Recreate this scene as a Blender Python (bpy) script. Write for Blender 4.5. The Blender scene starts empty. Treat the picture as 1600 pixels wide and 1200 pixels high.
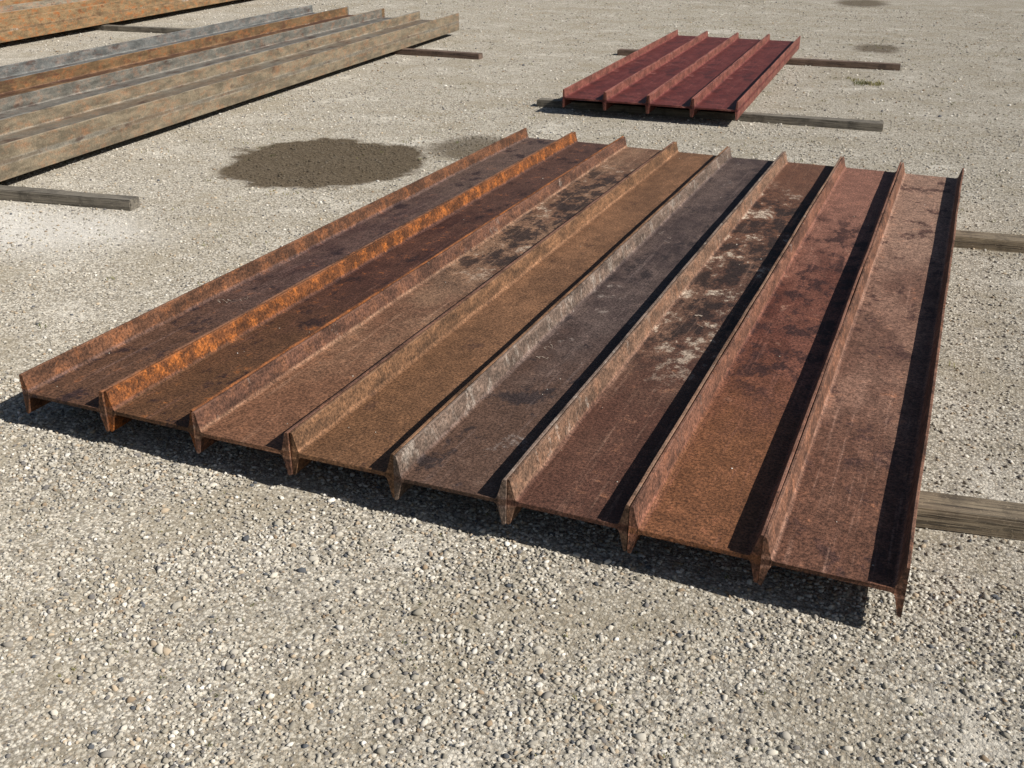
import bpy, bmesh, math, random
import numpy as np
from mathutils import Matrix, Vector, noise
random.seed(7); rng=np.random.default_rng(11)
GZ=-0.11
SUNV=Vector((1.25,-0.12,1.0)).normalized()
scene=bpy.context.scene

def lin(c):
    o=[]
    for v in c[:3]:
        v=min(255,max(0,v))/255.0
        o.append(v/12.92 if v<=0.04045 else ((v+0.055)/1.055)**2.4)
    return (*o,1.0)

class NT:
    def __init__(s,name,diffuse=False):
        s.m=bpy.data.materials.new(name); s.m.use_nodes=True
        s.t=s.m.node_tree; s.t.nodes.clear()
        s.out=s.n('ShaderNodeOutputMaterial'); s.b=s.n('ShaderNodeBsdfDiffuse' if diffuse else 'ShaderNodeBsdfPrincipled')
        s.t.links.new(s.b.outputs[0],s.out.inputs[0])
        s.tc=s.n('ShaderNodeTexCoord')
    def n(s,t): return s.t.nodes.new(t)
    def set(s,sock,v):
        if isinstance(v,bpy.types.NodeSocket): s.t.links.new(v,sock)
        else: sock.default_value=v
    def map(s,vec,scale=(1,1,1),loc=(0,0,0),rot=(0,0,0)):
        m=s.n('ShaderNodeMapping'); s.set(m.inputs[0],vec); m.inputs['Scale'].default_value=scale; m.inputs['Location'].default_value=loc; m.inputs['Rotation'].default_value=rot
        return m.outputs[0]
    def noise(s,vec,scale,detail=4,rough=0.55,dist=0.0):
        m=s.n('ShaderNodeTexNoise'); s.set(m.inputs['Vector'],vec); m.inputs['Scale'].default_value=scale
        m.inputs['Detail'].default_value=detail; m.inputs['Roughness'].default_value=rough; m.inputs['Distortion'].default_value=dist
        return m.outputs[0]
    def vor(s,vec,scale,feat='F1',rand=1.0):
        m=s.n('ShaderNodeTexVoronoi'); m.feature=feat; s.set(m.inputs['Vector'],vec); m.inputs['Scale'].default_value=scale; m.inputs['Randomness'].default_value=rand
        return m
    def ss(s,v,a,b,lo=0.0,hi=1.0):
        m=s.n('ShaderNodeMapRange'); m.interpolation_type='SMOOTHSTEP'; s.set(m.inputs[0],v)
        m.inputs[1].default_value=a; m.inputs[2].default_value=b; m.inputs[3].default_value=lo; m.inputs[4].default_value=hi
        return m.outputs[0]
    def math(s,op,a,b=0.0,c=0.0):
        m=s.n('ShaderNodeMath'); m.operation=op; s.set(m.inputs[0],a); s.set(m.inputs[1],b); s.set(m.inputs[2],c); return m.outputs[0]
    def mix(s,f,a,b,mode='MIX'):
        m=s.n('ShaderNodeMix'); m.data_type='RGBA'; m.blend_type=mode; s.set(m.inputs[0],f); s.set(m.inputs[6],a); s.set(m.inputs[7],b); return m.outputs[2]
    def sep(s,v):
        m=s.n('ShaderNodeSeparateXYZ'); s.set(m.inputs[0],v); return m.outputs
    def bump(s,h,strength,dist):
        m=s.n('ShaderNodeBump'); s.set(m.inputs['Height'],h); m.inputs['Strength'].default_value=strength; m.inputs['Distance'].default_value=dist
        s.t.links.new(m.outputs[0],s.b.inputs['Normal']); return m

def steel(name,a,b,fl,seed=0.0,dark=None,darkamt=0.0,light=None,lightamt=0.0,near=None,far=None,orange=None,orangeamt=0.3,
          rough=0.72,H=0.25,drange=None,flight=0.0,grain=1.0,stretch=0.4,fo=None,gain=1.2,streak=0.5,pst=0.6,dop=0.88,fc=0.74):
    """a,b web colours; fl flange colour; near/far = tint of the two ends; fo = rust strength on the flange"""
    if fo is None: fo=orangeamt
    s=NT(name); P=s.map(s.tc.outputs['Object'],loc=(seed*3.1,seed*7.7,seed*1.3))
    xyz=s.sep(s.tc.outputs['Object'])
    st=s.map(P,scale=(1.0,stretch,1.0))
    n1=s.noise(st,3.0,6,0.7)
    col=s.mix(s.ss(n1,0.38,0.62),lin(a),lin(b))
    if near or far:
        g=s.math('ADD',xyz[1],s.math('MULTIPLY',n1,3.0))
        if near: col=s.mix(s.ss(g,2.0,4.2,0.9,0.0),col,lin(near))
        if far: col=s.mix(s.ss(g,5.0,7.0,0.0,0.85),col,lin(far))
    n2=s.noise(s.map(P,scale=(1,min(1,pst*1.6),1)),9,6,0.78)
    if orange: col=s.mix(s.ss(n2,0.62-0.14*orangeamt,0.70,0,min(1,orangeamt*2.0)),col,lin(orange))
    if dark or light:
        n3=s.noise(s.map(P,scale=(1,pst,1),loc=(9,4,2)),4.6,7,0.74)
        w=1.0
        if drange:
            w=s.math('MULTIPLY',s.ss(xyz[1],drange[0],drange[0]+1.2),s.ss(xyz[1],drange[1]-1.2,drange[1],1,0))
        if dark:
            m=s.math('MULTIPLY',s.ss(n3,0.60-0.14*darkamt,0.67-0.12*darkamt,0,dop),w)
            col=s.mix(m,col,lin(dark))
        if light:
            m=s.math('MULTIPLY',s.ss(n3,0.36+0.10*lightamt,0.31+0.09*lightamt,0,dop*.9),w)
            m=s.math('MULTIPLY',m,s.ss(n2,0.42,0.56))
            col=s.mix(m,col,lin(light))
    sk=s.noise(s.map(P,scale=(26,0.8,26),rot=(0,0,0.03)),1.0,4,0.7)
    col=s.mix(s.ss(sk,0.55,0.75,0,streak),col,lin([c*1.18+22 for c in b]))
    # flange colour
    zz=s.math('ABSOLUTE',s.math('SUBTRACT',xyz[2],H/2))
    fm=s.ss(s.math('ADD',zz,s.math('MULTIPLY',s.math('SUBTRACT',n2,0.5),0.06)),0.014,0.036,0,1)
    fn=s.noise(s.map(P,scale=(1,stretch,1.6),loc=(3,3,3)),7,6,0.72)
    fcol=s.mix(s.ss(fn,0.36,0.64),lin([c*fc for c in fl]),lin([c*1.08 for c in fl]))
    if orange: fcol=s.mix(s.ss(n2,0.46,0.66,0,min(1,fo*1.2)),fcol,lin(orange))
    if dark and H>0.3: fcol=s.mix(s.math('MULTIPLY',s.ss(n3,0.64-0.14*darkamt,0.71-0.12*darkamt,0,dop),s.ss(n2,.35,.55)),fcol,lin(dark))
    if flight>0:
        fcol=s.mix(s.ss(s.noise(s.map(P,scale=(1,1.0,0.5),loc=(8,1,3)),7,6,0.8),0.62-0.12*flight,0.74-0.08*flight,0,0.65),fcol,lin((174,163,151)))
    col=s.mix(fm,col,fcol)
    rt=s.math('MULTIPLY',s.ss(zz,0.012,0.02),s.ss(zz,0.024,0.04,1,0))
    col=s.mix(s.math('MULTIPLY',rt,s.ss(fn,0.4,0.6,0.1,0.5)),col,lin([c*1.25+10 for c in b]))
    # fine rust grain
    n4=s.noise(P,62,3,0.85)
    gv=s.ss(n4,0.34,0.68,1-0.6*grain,1+0.55*grain)
    gv=s.math('MULTIPLY',gv,s.ss(n2,0.35,0.7,0.74*gain,1.2*gain))
    mul=s.n('ShaderNodeVectorMath'); mul.operation='SCALE'; s.set(mul.inputs[0],col); s.set(mul.inputs['Scale'],gv)
    col=mul.outputs[0]
    tip=s.math('MULTIPLY',s.ss(xyz[2],H-0.008,H-0.002,0,0.5),s.ss(fn,0.4,0.6))  # pale line on the upper flange edges: a thin highlight painted into the colour
    col=s.mix(tip,col,lin([c*1.1+22 for c in fl]))
    s.set(s.b.inputs['Base Color'],col)
    s.b.inputs['Roughness'].default_value=rough
    s.b.inputs['Specular IOR Level'].default_value=0.28
    s.bump(n4,0.9*grain,0.006)
    return s.m

def link(ob):
    scene.collection.objects.link(ob); return ob

def beam(name,mat,x,y,depth,H,L,yaw=0.0,z=0.0,tip=0.017,root=0.040,web=0.022,seed=0,roll=0.0,seg=90,wob=0.003):
    D=depth; zc=H/2; w=web/2; r=0.018; c=0.003
    half=[(c,0),(tip-c,0),(tip,c),(root,zc-w-r),(root+0.006,zc-w-0.006),(root+r,zc-w)]
    low=half+[(D-a,b) for a,b in reversed(half)]
    prof=[(0,c)]+low+[(D,c)]+[(D,H-c)]+[(a,H-b) for a,b in reversed(low)]+[(0,H-c)]
    me=bpy.data.meshes.new(name); n=len(prof); V=[];F=[]
    ys=[0,0.012]+[L*i/seg for i in range(1,seg)]+[L-0.012,L]; K=len(ys)-1
    for i,yy in enumerate(ys):
        for (px,pz) in prof:
            k=abs(pz-zc)/zc
            side=0 if px<D/2 else 1
            dx=noise.noise(Vector((yy*1.3+seed*9.1,side*5.0,pz*3)))*wob*2*k
            dz=noise.noise(Vector((yy*0.7+seed*3.3,side*9.0+2,0)))*wob*1.2+noise.noise(Vector((yy*6+seed,side*4.0,1)))*wob*0.5*k
            dy=0
            if i in(0,K): dy=noise.noise(Vector((px*30,pz*30,seed+i)))*0.008; dz*=1+.5*noise.noise(Vector((px*60,seed,pz*9)))
            V.append((px+dx,yy+dy,pz+dz))
    for i in range(K):
        for j in range(n):
            a=i*n+j;b=i*n+(j+1)%n
            F.append((a,b,b+n,a+n))
    F.append(tuple(reversed(range(n)))); F.append(tuple(K*n+j for j in range(n)))
    me.from_pydata(V,[],F); me.materials.append(mat)
    bm=bmesh.new(); bm.from_mesh(me); bmesh.ops.recalc_face_normals(bm,faces=bm.faces); bm.to_mesh(me); bm.free()
    ob=bpy.data.objects.new(name,me)
    ob.matrix_world=Matrix.Translation((x,y,z))@Matrix.Rotation(yaw,4,'Z')@Matrix.Rotation(roll,4,'Y')
    return link(ob)

# ------------------------------------------------------------- rusty beams
d=0.61
mats=[
 steel('rust_a',(68,48,46),(92,71,64),(108,74,54),1.3,near=(98,70,52),far=(100,82,73),orange=(142,88,52),orangeamt=0.18,fo=.45,dark=(48,36,38),darkamt=0.4,gain=1.12),
 steel('rust_b',(64,40,35),(86,57,46),(118,72,42),2.7,near=(98,69,47),far=(88,64,55),orange=(164,96,44),orangeamt=0.22,fo=.75,dark=(46,32,31),darkamt=0.45,gain=1.12),
 steel('rust_c',(104,76,60),(130,101,80),(100,70,56),3.9,near=(116,81,60),orange=(142,94,60),orangeamt=0.2,dark=(42,35,34),darkamt=0.95,light=(172,154,135),lightamt=0.8,drange=(2.2,7.4),flight=0.2,gain=1.24),
 steel('rust_d',(106,77,56),(126,92,67),(118,87,63),4.2,near=(110,79,55),orange=(138,96,64),orangeamt=0.15,dark=(84,60,46),darkamt=.1,gain=1.2,streak=.3),
 steel('rust_e',(66,54,52),(94,79,73),(116,98,86),5.8,near=(94,71,58),orange=(128,88,66),orangeamt=0.05,dark=(50,42,42),darkamt=0.4,light=(138,126,118),lightamt=0.4,flight=0.95,gain=1.15),
 steel('rust_f',(86,60,49),(114,86,70),(122,95,77),6.1,near=(86,57,46),far=(102,70,54),orange=(144,95,66),orangeamt=0.22,dark=(42,34,32),darkamt=0.9,light=(190,175,156),lightamt=1.05,drange=(1.2,7.0),flight=0.5,gain=1.2),
 steel('rust_g',(88,51,41),(114,73,59),(118,82,66),7.4,near=(116,77,51),far=(136,97,82),orange=(146,93,64),orangeamt=0.22,dark=(54,35,33),darkamt=0.8,light=(152,116,98),lightamt=0.4,drange=(1.0,6.4),flight=0.3,gain=1.18),
 steel('rust_h',(106,77,64),(132,100,84),(112,80,64),8.6,near=(100,68,53),far=(146,117,100),orange=(172,114,80),orangeamt=0.2,dark=(76,53,47),darkamt=0.4,gain=1.2),
]
dy=[0.0,0.012,-0.008,0.006,-0.01,0.004,0.0,-0.012]
beams=[]
for i in range(8):
    beams.append(beam('steel_beam',mats[i],i*d+0.002,dy[i],d-0.005,0.25,7.766+random.uniform(-.02,.02),z=0.0,seed=i+1,roll=random.uniform(-.003,.003)))

# chalk marks / scrapes: thin ribbons lying on the webs, parts of their beam
ck=NT('chalk',True); ck.set(ck.b.inputs['Color'],ck.mix(ck.ss(ck.noise(ck.tc.outputs['Object'],60,3,.8),.4,.6),lin((140,116,100)),lin((184,172,158))))
def mark(bi,pts,w=0.006):
    bx=beams[bi]; V=[];F=[]
    for k,(px,py) in enumerate(pts):
        q=pts[min(k+1,len(pts)-1)];o=pts[max(k-1,0)]; t=Vector((q[0]-o[0],q[1]-o[1])).normalized(); ww=w*random.uniform(.4,1.1)/2
        z=0.1395+0.001*noise.noise(Vector((px*20,py*20,0)))
        V+= [(px-t.y*ww,py+t.x*ww,z),(px+t.y*ww,py-t.x*ww,z)]
        if k: i=2*k; F.append((i-2,i-1,i+1,i))
    me=bpy.data.meshes.new('chalk_mark'); me.from_pydata(V,[],F); me.materials.append(ck.m)
    o=bpy.data.objects.new('chalk_mark',me); link(o); o.parent=bx
def squig(cx,cy,n,r,ang):
    return [(cx+math.cos(ang)*r*(k/n-.5)+.25*r*math.sin(k*1.9),cy+math.sin(ang)*r*(k/n-.5)+.2*r*math.cos(k*2.3)) for k in range(n+1)]
mark(0,squig(.16,1.72,9,.16,.5)); mark(0,squig(.25,1.80,6,.09,1.2),.005)
mark(4,squig(.12,1.85,6,.10,1.2)); mark(4,squig(.14,1.68,5,.08,.3),.008)
mark(5,squig(.26,2.78,5,.05,.4),.022); mark(5,squig(.36,2.60,7,.14,.1),.004)
mark(1,squig(.50,4.3,6,.2,1.3),.006)

# ------------------------------------------------------------- red primer beams
rm=steel('red_primer',(96,46,42),(108,56,51),(128,78,67),3.0,rough=0.6,orange=(148,104,90),orangeamt=0.25,grain=0.45,flight=0.2,gain=1.03,dark=(78,42,40),darkamt=.6,light=(140,96,88),lightamt=.4,streak=.55,fc=.8)
ry=math.radians(2.9)
for i in range(4):
    o=Vector((-0.53+0.625*i*math.cos(ry),10.5+0.625*i*math.sin(ry)*0.4))
    beam('red_steel_beam',rm,o.x,o.y,0.62,0.25,7.9,yaw=ry,z=0.0,seed=20+i,tip=0.018,root=0.028,wob=0.001)

# ------------------------------------------------------------- long weathered beams
def gray(name,seed,c1,c2,fl,fo=.3,dk=.5,far=None,og=(138,90,56)):
    return steel(name,c1,c2,fl,seed,rough=0.5,H=0.36,orange=og,orangeamt=0.35,fo=fo,dark=(76,54,46),darkamt=dk,grain=0.45,light=(150,148,140),lightamt=0.6,stretch=0.3,gain=1.0,streak=.3,far=far,pst=.35,dop=.72,fc=.82)
gm=[gray('weathered_steel_a',1,(124,108,90),(128,122,110),(140,128,108),.4,.45),gray('weathered_steel_b',4,(108,104,98),(124,120,112),(124,121,112),.35,.6),
    gray('weathered_steel_c',6,(86,62,54),(118,92,68),(128,104,76),.7,.95),gray('weathered_steel_d',8,(106,107,106),(118,118,114),(120,121,118),.25,.7)]
gy=math.radians(5.8)
for i in range(4):
    beam('long_steel_beam',gm[i],-4.19-0.965*(i+1)*math.cos(gy),2.0-0.965*(i+1)*math.sin(gy),0.955,0.36,16.4+[0,.1,.35,.5][i],yaw=gy,z=0.0,seed=40+i,tip=0.03,root=0.034,wob=0.002)
fy=math.radians(8.2)
fm_=[steel('ochre_steel_a',(142,118,88),(126,104,80),(152,128,96),2,rough=0.5,H=0.42,orange=(156,92,46),orangeamt=0.5,fo=.7,dark=(88,60,44),darkamt=.6,light=(180,176,168),lightamt=0.8,grain=0.45,stretch=.3,pst=.35,dop=.7,fc=.82,gain=1.05),
     steel('ochre_steel_b',(136,134,128),(140,122,98),(160,150,132),5,rough=0.5,H=0.42,orange=(158,88,40),orangeamt=0.5,fo=.6,dark=(92,62,46),darkamt=.6,light=(190,190,186),lightamt=0.9,grain=0.45,stretch=.3,pst=.35,dop=.7,fc=.82,gain=1.05)]
for i in range(3):
    beam('ochre_steel_beam',fm_[i%2],-12.35-0.9*(i+1)*math.cos(fy),8.0-0.9*(i+1)*math.sin(fy),0.89,0.42,20,yaw=fy,z=0.02,seed=50+i,tip=0.03,root=0.034,wob=0.002)

# ------------------------------------------------------------- timbers
def woodmat(name,c1,c2,seed):
    s=NT(name); P=s.map(s.tc.outputs['Object'],loc=(seed,seed*2,0))
    g=s.noise(s.map(P,scale=(1.2,28,28)),1.6,5,0.65,0.4)
    col=s.mix(s.ss(g,0.35,0.65),lin(c1),lin(c2))
    g2=s.noise(s.map(P,scale=(1.6,55,55)),1.0,4,0.7)
    col=s.mix(s.ss(g2,0.54,0.64,0,0.8),col,lin([c*0.4 for c in c1]))
    g3=s.noise(P,5,6,0.75); col=s.mix(s.ss(g3,0.48,0.66,0,0.7),col,lin([c*0.6 for c in c1]))
    g4=s.noise(P,40,3,0.8); col=s.mix(s.ss(g4,0.55,0.7,0,0.5),col,lin([c*1.25 for c in c2]))
    s.set(s.b.inputs['Base Color'],col); s.b.inputs['Roughness'].default_value=0.9
    s.bump(s.math('ADD',g,g2),0.9,0.008); return s.m
wm=woodmat('weathered_wood',(114,101,84),(146,132,110),1); wm2=woodmat('dark_wood',(98,80,70),(126,106,90),5); wm3=woodmat('grey_wood',(108,102,92),(140,132,118),9)
def timber(p0,p1,w,h,top,mat,seed=0):
    p0=Vector(p0);p1=Vector(p1);L=(p1-p0).length;a=math.atan2(p1.y-p0.y,p1.x-p0.x)
    bm=bmesh.new(); bmesh.ops.create_cube(bm,size=1)
    bmesh.ops.scale(bm,vec=(L,w,h),verts=bm.verts)
    ed=[e for e in bm.edges if abs(e.verts[0].co.x-e.verts[1].co.x)>L*.5]
    bmesh.ops.subdivide_edges(bm,edges=ed,cuts=40,use_grid_fill=True)
    bmesh.ops.bevel(bm,geom=[e for e in bm.edges if e.is_manifold and e.calc_face_angle(0)>0.8],offset=0.009,segments=2,affect='EDGES')
    for v in bm.verts:
        v.co.y+=noise.noise(Vector((v.co.x*1.5,seed,v.co.z*3)))*0.010+noise.noise(Vector((v.co.x*9,seed,v.co.z*20)))*0.003
        v.co.z+=noise.noise(Vector((v.co.x*1.2,seed+5,v.co.y*3)))*0.005
    me=bpy.data.meshes.new('timber'); bm.to_mesh(me); bm.free(); me.materials.append(mat)
    ob=bpy.data.objects.new('wooden_timber',me); c=(p0+p1)/2
    ob.matrix_world=Matrix.Translation((c.x,c.y,top-h/2))@Matrix.Rotation(a,4,'Z'); link(ob)
H=0.112
timber((0.9,0.5),(6.6,1.30),0.20,H,-0.004,wm,1)
timber((0.6,5.55),(6.8,6.42),0.24,H,-0.004,wm,2)
timber((-9.2,3.15),(-2.70,4.07),0.17,H,-0.004,wm3,3)
timber((-10.4,15.0),(-3.89,15.12),0.2,H,-0.004,wm2,4)
timber((-17.0,15.3),(-10.9,15.95),0.2,H,-0.004,wm3,5)
timber((-1.10,11.02),(3.81,11.30),0.2,H,-0.004,wm3,6)
timber((-1.69,16.85),(3.59,17.15),0.22,H,-0.004,wm2,7)

# ------------------------------------------------------------- ground
WETS=[(-0.72,8.0,0.6,0.7,0),(2.91,20.1,.45,.7,0),(1.5,30.5,.7,1.2,0)]
def spotf(s,P,cx,cy,rx,ry_,rot,soft,nv):
    m=s.n('ShaderNodeMapping'); s.set(m.inputs[0],P); m.vector_type='TEXTURE'
    m.inputs['Location'].default_value=(cx,cy,0); m.inputs['Rotation'].default_value=(0,0,rot); m.inputs['Scale'].default_value=(rx,ry_,1)
    v=s.n('ShaderNodeVectorMath'); v.operation='LENGTH'; s.set(v.inputs[0],m.outputs[0])
    return s.ss(s.math('ADD',v.outputs['Value'],nv),1-soft,1+soft,1,0)
def wetmask(s,P):
    sp=s.sep(P); cb=s.n('ShaderNodeCombineXYZ'); s.set(cb.inputs[0],sp[0]); s.set(cb.inputs[1],sp[1]); P=cb.outputs[0]
    nv=s.math('MULTIPLY',s.math('SUBTRACT',s.noise(P,1.7,4,0.65),0.5),0.9)
    w=spotf(s,P,-2.08,6.6,1.2,1.24,0.4,0.09,nv)
    for a in WETS: w=s.math('MAXIMUM',w,s.math('MULTIPLY',spotf(s,P,*a,0.35,nv),0.8))
    return w,nv
s=NT('gravel_ground',True); P=s.tc.outputs['Object']
v1=s.vor(P,58); v2=s.vor(P,130)
c1=s.sep(v1.outputs['Color']); c2=s.sep(v2.outputs['Color'])
val=s.math('ADD',s.math('MULTIPLY',c1[0],0.6),s.math('MULTIPLY',c2[0],0.4))
col=s.mix(s.ss(val,0.1,0.85),lin((146,139,126)),lin((226,219,204)))
col=s.mix(s.ss(c1[1],0.86,0.9,0,0.6),col,lin((116,112,109)))
col=s.mix(s.ss(c2[1],0.86,0.9,0,0.45),col,lin((200,178,150)))
col=s.mix(s.ss(v1.outputs['Distance'],0.4,0.7,0,0.45),col,lin((108,99,84)))
mid=s.noise(P,0.9,8,0.76); col=s.mix(s.ss(mid,0.48,0.62,0,0.5),col,lin((158,147,126)))
col=s.mix(s.ss(mid,0.46,0.34,0,0.5),col,lin((228,222,209)))
gr=s.noise(P,8,5,0.85); col=s.mix(s.ss(gr,0.57,0.7,0,0.55),col,lin((116,109,86)))
wet,nv=wetmask(s,P)
pale=spotf(s,P,-3.7,2.9,1.6,.8,0.3,0.6,nv)
col=s.mix(s.math('MULTIPLY',pale,0.5),col,lin((234,231,225)))
wc=s.mix(s.ss(val,0.2,0.9),lin((76,66,54)),lin((112,99,81)))
col=s.mix(s.math('MULTIPLY',wet,0.94),col,wc)
s.set(s.b.inputs['Color'],col); s.b.inputs['Roughness'].default_value=.5
hh=s.math('ADD',s.math('MULTIPLY',v1.outputs['Distance'],-0.6),s.math('ADD',s.math('MULTIPLY',v2.outputs['Distance'],-0.3),s.math('MULTIPLY',c1[2],0.7)))
s.bump(hh,0.9,0.011)
gmat=s.m
N=120; me=bpy.data.meshes.new('ground')
u=np.linspace(-1,1,N); g=np.sign(u)*(np.abs(u)**3)*400
V=[];F=[]
for j in range(N):
    for i in range(N):
        x,y=g[i],g[j]+8
        V.append((x,y,noise.noise(Vector((x*.35,y*.35,0)))*0.012))
for j in range(N-1):
    for i in range(N-1):
        a=j*N+i; F.append((a,a+1,a+N+1,a+N))
me.from_pydata(V,[],F); me.materials.append(gmat)
for p in me.polygons: p.use_smooth=True
gob=link(bpy.data.objects.new('ground',me)); gob.location=(0,0,GZ)

# ------------------------------------------------------------- loose gravel (one mesh)
phi=(1+5**.5)/2
iv=np.array([(-1,phi,0),(1,phi,0),(-1,-phi,0),(1,-phi,0),(0,-1,phi),(0,1,phi),(0,-1,-phi),(0,1,-phi),(phi,0,-1),(phi,0,1),(-phi,0,-1),(-phi,0,1)],float)/1.902
it=np.array([(0,11,5),(0,5,1),(0,1,7),(0,7,10),(0,10,11),(1,5,9),(5,11,4),(11,10,2),(10,7,6),(7,1,8),(3,9,4),(3,4,2),(3,2,6),(3,6,8),(3,8,9),(4,9,5),(2,4,11),(6,2,10),(8,6,7),(9,8,1)])
PAL=np.array([lin(c)[:3] for c in [(190,183,169),(208,201,187),(174,167,152),(222,216,203),(158,152,142),(194,177,153),(232,227,217),(134,130,126),(104,106,109),(164,145,122)]])
PW=np.array([.20,.20,.16,.11,.11,.07,.05,.06,.02,.03]); PW=PW/PW.sum()
def pn(x,y,k,sd): return noise.noise(Vector((x*k,y*k,sd)))
def stones(pts,size,z0=GZ):
    n=len(pts)
    sc=np.stack([size*rng.uniform(.75,1.4,n),size*rng.uniform(.6,1.0,n),size*rng.uniform(.35,.75,n)],1)
    base=iv[None]*(1+rng.uniform(-.36,.3,(n,12,1)))
    v=base*sc[:,None,:]
    a=rng.uniform(0,6.283,n); t=rng.uniform(-.5,.5,n)
    ct,st=np.cos(t)[:,None],np.sin(t)[:,None]
    y=v[:,:,1]*ct-v[:,:,2]*st; z=v[:,:,1]*st+v[:,:,2]*ct; x=v[:,:,0]
    ca,sa=np.cos(a)[:,None],np.sin(a)[:,None]
    gz=np.array([pn(p[0],p[1],.35,0)*0.012 for p in pts]) if z0==GZ else 0*size
    X=x*ca-y*sa+pts[:,0:1]; Y=x*sa+y*ca+pts[:,1:2]; Z=z+z0+gz[:,None]+sc[:,2:3]*0.22+0.002
    V=np.stack([X,Y,Z],2).reshape(-1,3)
    F=(it[None]+(np.arange(n)*12)[:,None,None]).reshape(-1,3)
    c=PAL[rng.choice(len(PAL),n,p=PW)]*rng.uniform(.85,1.12,(n,1))
    m=np.array([pn(p[0],p[1],.9,3)+.6*pn(p[0],p[1],2.7,9) for p in pts])[:,None]
    c=np.where(m>0,c*(1-.35*np.clip(m,0,.6)),c)
    c4=np.concatenate([np.clip(c,0,1),np.ones((n,1))],1)
    return V,F,np.repeat(c4,12,0)
def scatter(n,x0,x1,y0,y1,s0,s1,pw=2.2,patch=0.0):
    p=np.stack([rng.uniform(x0,x1,n),rng.uniform(y0,y1,n)],1)
    sz=s0+(s1-s0)*rng.random(n)**pw
    if patch>0:
        k=np.array([.5+1.1*pn(q[0],q[1],1.4,5)+.7*pn(q[0],q[1],4.5,7) for q in p]); m=rng.random(n)>patch*(1-np.clip(k,0,1)); p,sz=p[m],sz[m]
    return p,sz
parts=[]
def add(p,sz,**k): parts.append(stones(p,sz,**k))
p,sz=scatter(66000,-1.2,7.2,-2.7,0.6,.0045,.0135,1.5,.8); add(p,sz)
p,sz=scatter(5500,-1.2,7.2,-2.7,0.6,.012,.022,2.4,.9); add(p,sz)
p,sz=scatter(70,-1.2,7.2,-2.7,0.6,.02,.030,2); add(p,sz)
p,sz=scatter(38000,-6.5,7.5,-0.5,5,.006,.016,1.8,.7); m=~((p[:,0]>.15)&(p[:,0]<4.6)&(p[:,1]>.4)); add(p[m],sz[m])
p,sz=scatter(32000,-9,8,5,12,.008,.020,2,.7); m=~((p[:,0]>.15)&(p[:,0]<4.7)&(p[:,1]<7.6)); add(p[m],sz[m])
p,sz=scatter(24000,-16,12,12,30,.012,.028,2,.6); add(p,sz)
p,sz=scatter(90,.05,4.8,.1,7.6,.003,.008,2); add(p,sz,z0=0.1355)
Vs=[];Fs=[];Cs=[];o=0
for v,f,c in parts: Vs.append(v);Fs.append(f+o);Cs.append(c);o+=len(v)
V=np.concatenate(Vs);F=np.concatenate(Fs);C=np.concatenate(Cs)
me=bpy.data.meshes.new('gravel'); me.vertices.add(len(V)); me.vertices.foreach_set('co',V.astype(np.float32).ravel())
me.loops.add(F.size); me.loops.foreach_set('vertex_index',F.astype(np.int32).ravel())
me.polygons.add(len(F)); me.polygons.foreach_set('loop_start',(np.arange(len(F))*3).astype(np.int32))
at=me.attributes.new('stone_colour','FLOAT_COLOR','POINT'); at.data.foreach_set('color',C.astype(np.float32).ravel())
me.update(calc_edges=True)
s=NT('gravel_stone',True); P=s.tc.outputs['Object']; an=s.n('ShaderNodeAttribute'); an.attribute_name='stone_colour'
wet,nv=wetmask(s,P)
col=s.mix(s.math('MULTIPLY',wet,0.9),an.outputs['Color'],lin((94,83,67)))
s.set(s.b.inputs['Color'],col); s.b.inputs['Roughness'].default_value=0.4
me.materials.append(s.m)
link(bpy.data.objects.new('gravel',me))

# ------------------------------------------------------------- small weeds (one mesh)
V=[];F=[]
def tuft(x,y,r,n,h):
    for _ in range(n):
        a=random.uniform(0,6.28);q=random.random()**.5*r;bx,by=x+math.cos(a)*q,y+math.sin(a)*q
        t=random.uniform(0,6.28);w=.002+h*.05;hh=h*random.uniform(.5,1);le=hh*random.uniform(.3,1)
        dx,dy_=math.cos(t),math.sin(t);i=len(V)
        V.extend([(bx-dy_*w,by+dx*w,GZ),(bx+dy_*w,by-dx*w,GZ),(bx+dx*le*.4+dy_*w,by+dy_*le*.4-dx*w,GZ+hh*.7),(bx+dx*le*.4-dy_*w,by+dy_*le*.4+dx*w,GZ+hh*.7),(bx+dx*le,by+dy_*le,GZ+hh)])
        F.extend([(i,i+1,i+2,i+3),(i+3,i+2,i+4)])
for _ in range(260):
    tuft(random.uniform(-1,6.5),random.uniform(-2.4,0.4),.012,random.randint(2,6),.014)
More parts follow.
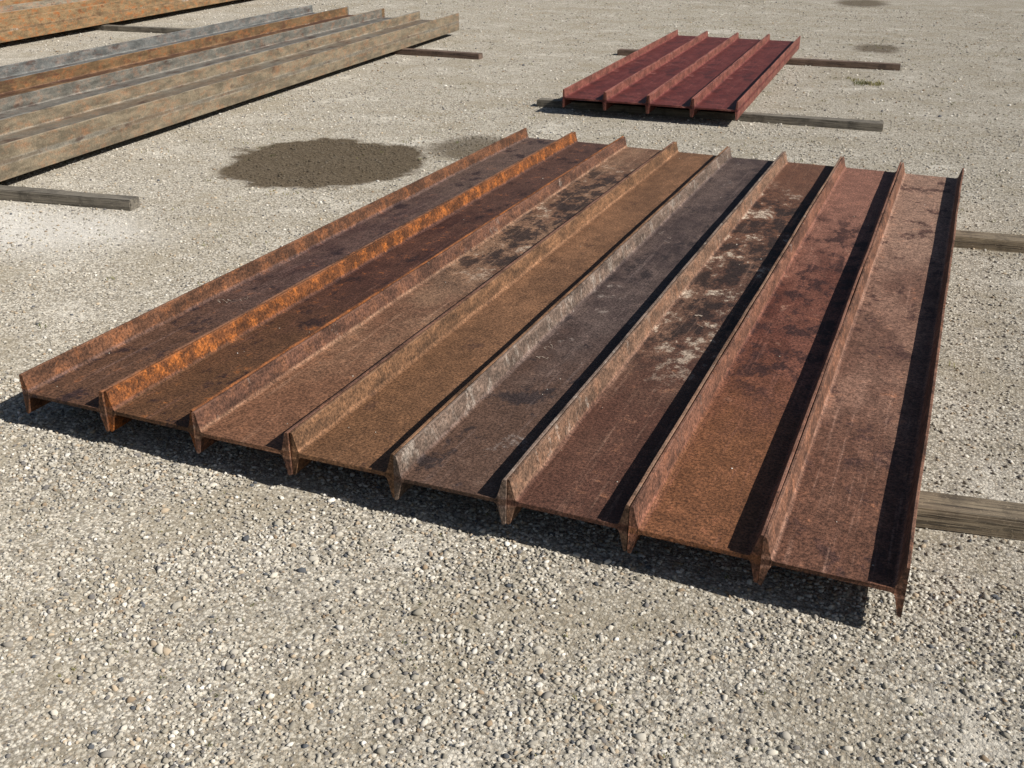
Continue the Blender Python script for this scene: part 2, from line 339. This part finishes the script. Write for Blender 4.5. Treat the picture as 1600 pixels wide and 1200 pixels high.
for _ in range(700):
    tuft(random.uniform(-10,9),random.uniform(1,24),.05,random.randint(3,8),.03)
for _ in range(26): tuft(3.2+random.gauss(0,.12),15.3+random.gauss(0,.14),.08,10,.055)
me=bpy.data.meshes.new('grass_tufts'); me.from_pydata(V,[],F)
s=NT('weed_green'); col=s.mix(s.ss(s.noise(s.tc.outputs['Object'],3),.4,.6),lin((100,104,62)),lin((136,130,84))); s.set(s.b.inputs['Base Color'],col); s.b.inputs['Roughness'].default_value=.8
me.materials.append(s.m); link(bpy.data.objects.new('grass_tufts',me))

# ------------------------------------------------------------- light
w=bpy.data.worlds.new('World'); scene.world=w; w.use_nodes=True; nt=w.node_tree
sky=nt.nodes.new('ShaderNodeTexSky'); sky.sky_type='NISHITA'; sky.sun_disc=False
sky.sun_elevation=math.asin(SUNV.z); sky.sun_rotation=math.atan2(SUNV.x,SUNV.y)
bg=nt.nodes['Background']; nt.links.new(sky.outputs[0],bg.inputs[0]); bg.inputs[1].default_value=0.05
sd=bpy.data.lights.new('sun','SUN'); sd.energy=5.0; sd.angle=math.radians(.5); sd.color=(1,.955,.89)
so=link(bpy.data.objects.new('sun',sd)); so.rotation_euler=SUNV.to_track_quat('Z','Y').to_euler(); so.location=(20,-5,20)

# ------------------------------------------------------------- camera
cd=bpy.data.cameras.new('camera'); cd.sensor_width=36; cd.lens=37.29; cd.clip_end=2000; cd.clip_start=.05
yaw,pitch,roll=-0.39306,0.43392,0.00761
f=Vector((math.sin(yaw)*math.cos(pitch),math.cos(yaw)*math.cos(pitch),-math.sin(pitch)))
r=Vector((math.cos(yaw),-math.sin(yaw),0)); uu=r.cross(f); c_,s_=math.cos(roll),math.sin(roll)
r2=r*c_+uu*s_; u2=-r*s_+uu*c_
M=Matrix((( r2.x,u2.x,-f.x,4.7517),(r2.y,u2.y,-f.y,-4.0441),(r2.z,u2.z,-f.z,2.7852),(0,0,0,1)))
co=link(bpy.data.objects.new('camera',cd)); co.matrix_world=M; scene.camera=co
scene.view_settings.view_transform='Standard'; scene.view_settings.look='None'; scene.view_settings.exposure=0
